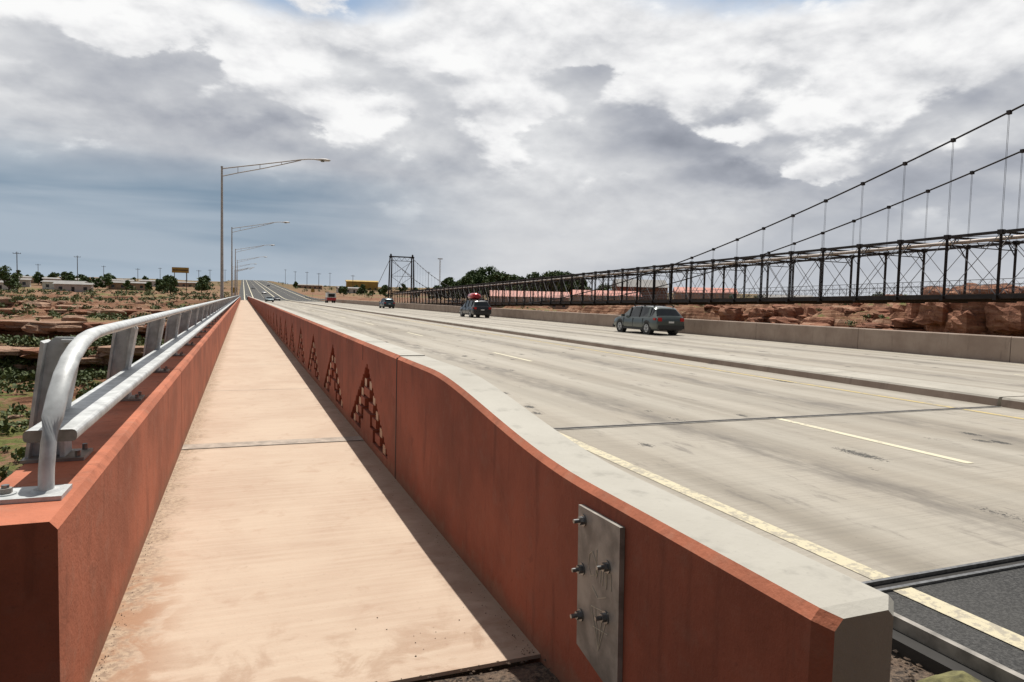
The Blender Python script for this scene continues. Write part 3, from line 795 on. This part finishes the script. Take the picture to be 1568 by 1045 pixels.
x,y=pos(277,290); sign(x,y,6.5,2.3,8.6,M_yelb)
def rsign(x,y,z,col,w=.9,h=1.2):
    e=empty('road_sign',(x,y,z)); mb=MB(); mb.tube([(0,0,-.3),(0,0,3.2)],.05,M_galv,6); mb.box(-w/2,w/2,-.06,-.05,2.0,2.0+h,col); mb.obj('sign_panel',e)
rsign(-2.6,222,zr(222),M_yelb,1.6,1.6); rsign(27,240,zr(240),M_white); rsign(27.5,300,zr(300),M_yelb,1.5,1.5); rsign(-3.5,265,zr(265),M_white)

# ------------------------------------------------------------ vegetation
def leafclump(mb,c,r,n,sz,mat,flat=.75):
    c=Vector(c); i_=mb.mi(mat)
    for _ in range(n):
        d=Vector((random.gauss(0,1),random.gauss(0,1),random.gauss(0,1))).normalized()
        p=c+Vector((d.x*r,d.y*r,d.z*r*flat))*(R()**.4)
        a=Vector((U(-1,1),U(-1,1),U(-1,1))).normalized(); b=a.cross(Vector((U(-1,1),U(-1,1),U(-1,1)))).normalized()
        s=sz*U(.5,1.2); o=len(mb.v)
        mb.v+=[tuple(p-a*s),tuple(p+b*s*.7),tuple(p+a*s),tuple(p-b*s*.7)]; mb.f.append((o,o+1,o+2,o+3)); mb.m.append(i_); mb.smooth.append(False)
def tree(mb,x,y,z,h,rad,dens=1.0,leaf=.3,mat=None):
    mat=mat or M_leaf
    top=(x+U(-.4,.4),y,z+h*.72)
    mb.tube([(x,y,z-.5),(x+U(-.1,.1),y,z+h*.3),top],[h*.03,h*.022,h*.008],M_bark,7)
    nl=int(10+h*1.5)
    for i in range(nl):
        t=U(.1,1.0); a=U(0,6.28); rr=rad*math.sin(math.pi*min(1,.25+.7*t))*U(.4,1.0)
        c=Vector((x+rr*math.cos(a),y+rr*math.sin(a),z+h*(.14+.78*t)))
        s=Vector((x,y,z+h*U(.1,.6)))
        mb.tube([s,(s+c)/2+Vector((0,0,-.1)),c],[h*.01,h*.007,h*.002],M_bark,4)
        leafclump(mb,c,rad*U(.28,.48),int(70*dens),leaf,mat)
mb=MB()
for i in range(22):
    px=686+i*10+U(-4,4); x,y=pos(px,292+U(-12,12)); hh=interp(px,[(690,9),(715,11),(745,15),(775,13),(800,11.5),(850,14.5),(880,12),(905,9)])+U(-1.2,1.2)
    tree(mb,x,y,H(x,y),hh,hh*.42,1.6,.5)
mb.obj('tree_row')
for px,F,h in ((15,235,9),(262,265,7.5),(248,280,5.5),(165,300,6),(104,310,6),(195,290,4.5),(925,290,9),(1010,290,6),(1120,270,5),(545,420,5),(60,320,6),(85,340,6.5)):
    mb=MB(); x,y=pos(px,F); tree(mb,0,0,0,h,h*.42,1.2,.36); mb.obj('desert_tree',None,(x,y,H(x,y)))
mb=MB()
for i in range(56):
    px=U(0,320) if i<42 else U(440,690); F=U(280,460); x,y=pos(px,F)
    if -6<x<30: continue
    h=U(3,7); tree(mb,x,y,H(x,y),h,h*.45,.55,.5)
mb.obj('distant_trees')
mb=MB()
def shrub(x,y,s,big=1.0):
    z=H(x,y); n=int(26*big)
    for k in range(3): leafclump(mb,(x+U(-.4,.4)*s,y+U(-.4,.4)*s,z+.35*s),.45*s,n,.13*s+.03,M_shrub,.7)
cnt=0
for _ in range(9000):
    if cnt>2700: break
    x=U(-90,-3) ; y=U(30,300)
    q=R()
    if q<.2: x=U(60,190); y=U(60,260)
    elif q<.66: x=U(-75,-8); y=U(38,118)
    d=fb(x/14+5,y/14,3)
    if d<.0 and R()<.75: continue
    cnt+=1; shrub(x,y,U(.5,1.7)*(1.3 if y>120 else 1.35),.9 if y<130 else .5)
for _ in range(1300):
    y=U(280,1100); x=U(-.5*y,.9*y)
    if -6<x<30: continue
    shrub(x,y,U(1.0,3.2),.35)
mb.obj('desert_shrubs')
def mat_rock(name,k,tan):
    m,t,b,pos_,geo=newmat(name,.95)
    b.inputs['Specular IOR Level'].default_value=.1
    n=t.noise(t.vmul(pos_,(.25,.25,1.5)),.8,7,.62,.3); n2=t.noise(pos_,1.3,7,.7)
    S=[(.3,(.09,.04,.027)),(.45,(.25,.11,.07)),(.6,(.36,.185,.12)),(.75,(.46,.29,.20))]
    c=t.ramp(n,[(p,tuple(a*(1-tan)+b_*tan for a,b_ in zip(q,(.46,.35,.26)))) for p,q in S])
    c=t.mix(t.ss(n2,.52,.68,0,.6),c,(.085*k,.042*k,.028*k)); t.l.new(c,b.inputs['Base Color']); bump(t,b,t.math('ADD',n,n2),1.0,.4); return m
M_rock=mat_rock('red_sandstone',1.0,.05); M_rock2=mat_rock('tan_sandstone',1.8,.5)
mb=MB()
def boulder(x,y,z,sx_,sy_,sz_,nu=14,nv=9,mat=None,sq=.8):
    off=Vector((U(0,99),U(0,99),U(0,99))); vs=[];fs=[]
    rot=U(0,1.5); c_,s_=math.cos(rot),math.sin(rot)
    for j in range(nv+1):
        for i in range(nu):
            th=math.pi*j/nv; ph=2*math.pi*i/nu; d=Vector((math.sin(th)*math.cos(ph),math.sin(th)*math.sin(ph),math.cos(th)))
            m=max(abs(d.x),abs(d.y),abs(d.z)); r=(1/m)**sq*(1+.28*noise.noise(d*1.6+off)+.16*noise.noise(d*4+off))
            a,b=d.x*r*sx_,d.y*r*sy_
            vs.append((x+a*c_-b*s_,y+a*s_+b*c_,z+d.z*r*sz_))
    for j in range(nv):
        for i in range(nu): fs.append((j*nu+i,(j+1)*nu+i,(j+1)*nu+(i+1)%nu,j*nu+(i+1)%nu))
    mb.add(vs,fs,mat or M_rock,False)
for px,F,w,zt in ((1600,94,9,5.2),(1560,96,8,5.4),(1525,99,8,5.6),(1485,102,8,5.8),(1450,106,7,5.6),(1418,112,5,4.2),(1390,118,5,3.2),(1350,126,6,2.8),(1300,130,6,2.6),(1255,134,6,2.4),(1210,138,5,2.4),(1170,142,5,2.0),(1120,150,5,1.7)):
    x,y=pos(px,F); tall=px>1400
    if tall:
        boulder(x,y,zt-4.0,w*.55,w*.5,3.6,22,16)
        for k in range(3): boulder(x-2+U(-3,3),y-1+U(-3,3),zt-2.5-k*1.6,w*U(.25,.4),w*U(.25,.4),U(1.4,2.4),16,12)
    else:
        boulder(x,y,zt-3.2,w*.55,w*.5,2.6,20,12)
        for k in range(4): boulder(x+U(-3,3),y+U(-3,3),zt-1.6-k*1.5+U(-.5,.5),w*U(.25,.55),w*U(.25,.5),U(.8,1.1),16,10)
for px,F,w,zt in ((1385,112,7,.5),(1320,120,7,.1),(1250,126,7,-.2),(1190,132,7,-.4)):
    x,y=pos(px,F)
    for k in range(4): boulder(x+U(-4,4),y+U(-3,3),zt-.9-k*1.0,w*U(.2,.6),w*U(.25,.5),U(.6,1.2))
x=-95
while x<-6:
    for s_ in (5,25.5,59.5):
        y=105+s_
        for _ in range(4): y=105+s_+yoff(x,y)
        if R()<.75:
            w=U(1.5,4.5); boulder(x,y,H(x,y+2)-.45,w,w*U(.4,.8),U(.4,.8),12,7,M_rock2 if R()<.75 else M_rock)
    x+=U(1.8,4.0)
for _ in range(300):
    if R()<.65: x=U(-95,-6); y=U(70,190)
    else: x=U(75,130); y=U(60,170)
    s=U(.3,1.0)+(.8 if R()<.1 else 0); boulder(x,y,H(x,y)+s*.1,s*U(.8,1.8),s*U(.8,1.5),s*.5,9,6,M_rock2 if x<0 else M_rock)
mb.obj('sandstone_boulders')

# ------------------------------------------------------------ sky & sun
w=bpy.data.worlds.new('World'); scene.world=w; w.use_nodes=True
t=NT(w.node_tree); bg=w.node_tree.nodes['Background']; bg.inputs['Strength'].default_value=.1
sky=t.node('ShaderNodeTexSky',sky_type='NISHITA'); sky.sun_disc=False
EL=math.radians(66.7); AZ=math.radians(24.8)
sky.sun_elevation=EL; sky.sun_rotation=AZ; sky.air_density=1.0; sky.dust_density=1.0; sky.altitude=1300
tc=t.node('ShaderNodeTexCoord').outputs['Generated']
sp=t.node('ShaderNodeSeparateXYZ'); t.l.new(tc,sp.inputs[0]); X,Y,Z=sp.outputs
zc=t.math('MAXIMUM',Z,0.0)
def proj(zz,off=.50):
    k=t.math('DIVIDE',1.0,t.math('ADD',zz,off))
    cmb=t.node('ShaderNodeCombineXYZ'); t.l.new(t.math('MULTIPLY',X,k),cmb.inputs[0]); t.l.new(t.math('MULTIPLY',Y,k),cmb.inputs[1]); t.l.new(t.math('MULTIPLY',zz,1.6),cmb.inputs[2])
    return cmb.outputs[0]
Pv=proj(zc); Pu=proj(t.math('ADD',zc,.018))
n1=t.noise(Pv,4.6,9,.53,.1); n1u=t.noise(Pu,4.6,6,.50,.1)
n2=t.noise(Pv,2.2,5,.5,.2)
n3=t.noise(Pv,15.0,6,.58,.1)
az=t.math('ARCTAN2',X,Y)
azd=t.math('MULTIPLY',az,57.2958)
el=t.math('MULTIPLY',t.math('ARCSINE',Z),57.2958)
wob=t.math('MULTIPLY',t.math('SUBTRACT',n1,.5),14.0)
wob2=t.math('MULTIPLY',t.math('SUBTRACT',n3,.5),5.0)
def blob(a,e,ra,re,wa=1.0):
    u=t.math('DIVIDE',t.math('ADD',t.math('SUBTRACT',azd,a),t.math('MULTIPLY',wob,wa)),ra)
    v=t.math('DIVIDE',t.math('ADD',t.math('SUBTRACT',el,e),t.math('ADD',t.math('MULTIPLY',wob,.3*wa),t.math('MULTIPLY',wob2,.35))),re)
    return t.ss(t.math('SQRT',t.math('ADD',t.math('MULTIPLY',u,u),t.math('MULTIPLY',v,v))),1.1,.3)
def addb(b,lst):
    for a,e,ra,re,amt in lst: b=t.math('ADD',b,t.math('MULTIPLY',blob(a,e,ra,re),amt))
    return b
emb=t.math('SUBTRACT',n1,n1u)
b0=t.math('ADD',.51,t.math('MULTIPLY',t.math('SUBTRACT',n2,.5),1.1))
b0=t.math('ADD',b0,t.math('MULTIPLY',emb,1.2))
b0=t.math('ADD',b0,t.math('MULTIPLY',t.math('SUBTRACT',n3,.5),.18))
b0=t.math('ADD',b0,t.ss(el,7,22,0,.30))
b0=addb(b0,[(34,12.8,8,2.0,-.26),(39,10.2,7,1.5,-.30),(31,14.8,5,1.2,-.14),(-8,16.5,11,2.4,-.20),(4,18.8,6,1.3,-.12),(18,17.5,6,1.4,-.12),(0,12,10,1.6,-.14),(27,17.6,4,1.2,-.12),(50,14.2,6,1.2,-.12),(24,21,5,1.2,-.10)])
deckc=t.ramp(b0,[(.10,(.28,.30,.35)),(.32,(.395,.415,.465)),(.52,(.53,.545,.58)),(.72,(.69,.70,.72)),(.92,(.84,.845,.855))])
m=t.math('ADD',n1,t.ss(el,8,23,-.10,.20))
m=addb(m,[(8,14.4,6,1.9,.20),(1,17.8,5,1.4,.10),(22,15.2,3.5,1.4,.20),(30,19,9,2.6,.10),(50,17,10,4,.12),(38,13.2,5,1.2,.17),(46,10.5,4,1.2,.16),(12,21,9,2,.08),(39,10.2,6,1.3,-.20),(33,12.8,7,1.6,-.20),(-9,16.3,9,1.8,-.18),(26,17.6,4,1.0,-.12),(17,17.6,4,1.0,-.12)])
mask=t.math('MULTIPLY',t.ss(m,.50,.61),t.ss(el,4,9))
pc=t.math('ADD',t.math('ADD',.66,t.math('MULTIPLY',emb,3.4)),t.math('MULTIPLY',t.math('SUBTRACT',n3,.5),.8))
puff=t.ramp(pc,[(.15,(.59,.60,.63)),(.45,(.76,.765,.78)),(.72,(.90,.90,.905)),(.92,(.98,.98,.975))])
cl=t.mix(t.math('MULTIPLY',mask,.92),deckc,puff)
stk=t.noise(t.vmul(tc,(1.8,1.8,16)),1.0,4,.5,.5)
veil=t.mix(t.ss(t.math('ADD',t.math('MULTIPLY',n2,.6),t.math('MULTIPLY',stk,.4)),.36,.62),(.48,.51,.56),(.66,.67,.69))
cl=t.mix(t.ss(t.math('ADD',el,wob2),11.0,4.5,0,.75),cl,veil)
lf=t.math('MULTIPLY',t.ss(azd,24,-2),t.ss(t.math('ADD',el,t.math('MULTIPLY',t.math('SUBTRACT',stk,.5),7)),12.5,6.5))
blu=t.mix(t.ss(stk,.36,.66),(.18,.275,.375),(.36,.44,.525))
cl=t.mix(t.math('MULTIPLY',lf,.88),cl,blu)
cl=t.mix(t.ss(el,3.0,.4,0,.7),cl,t.mix(t.ss(azd,-12,30),(.47,.55,.635),(.62,.645,.685)))
back=t.math('MAXIMUM',t.ss(Y,.2,-.3),t.ss(el,32,55,0,.9))  # unseen sky behind camera and overhead, darkened to deepen the shade
cl=t.mix(t.math('MULTIPLY',back,.9),cl,(.09,.105,.14))
cl10=t.node('ShaderNodeVectorMath',operation='SCALE'); t.l.new(cl,cl10.inputs[0]); cl10.inputs['Scale'].default_value=10.0
gap=t.math('MAXIMUM',t.math('MAXIMUM',blob(5,22.6,9,2.4,.6),blob(-11,21.6,5,1.4,.6)),blob(43,23.6,14,2.6,.6))
gap=t.math('MULTIPLY',gap,t.ss(t.math('ADD',n1,t.math('MULTIPLY',n3,.25)),.71,.62,0,.9))
fin=t.mix(gap,cl10.outputs[0],t.mix(.45,sky.outputs[0],(3.8,5.6,7.6))); t.l.new(fin,bg.inputs['Color'])

sd=Vector((math.sin(AZ)*math.cos(EL),math.cos(AZ)*math.cos(EL),math.sin(EL)))
sl=bpy.data.lights.new('sun','SUN'); sl.energy=4.95; sl.angle=math.radians(.53); sl.color=(1,.955,.88)
so=bpy.data.objects.new('sun',sl); scene.collection.objects.link(so); so.rotation_euler=sd.to_track_quat('Z','Y').to_euler(); so.location=(0,0,60)

# ------------------------------------------------------------ camera
cd=bpy.data.cameras.new('camera'); cam=bpy.data.objects.new('camera',cd); scene.collection.objects.link(cam)
cd.lens=24; cd.sensor_width=36; cd.clip_start=.05; cd.clip_end=20000
Mx=Matrix.Translation((0,0,1.65))@Matrix.Rotation(math.radians(-21.56),4,'Z')@Matrix.Rotation(math.radians(90-3.37),4,'X')@Matrix.Rotation(math.radians(1.4),4,'Z')
cam.matrix_world=Mx
scene.camera=cam
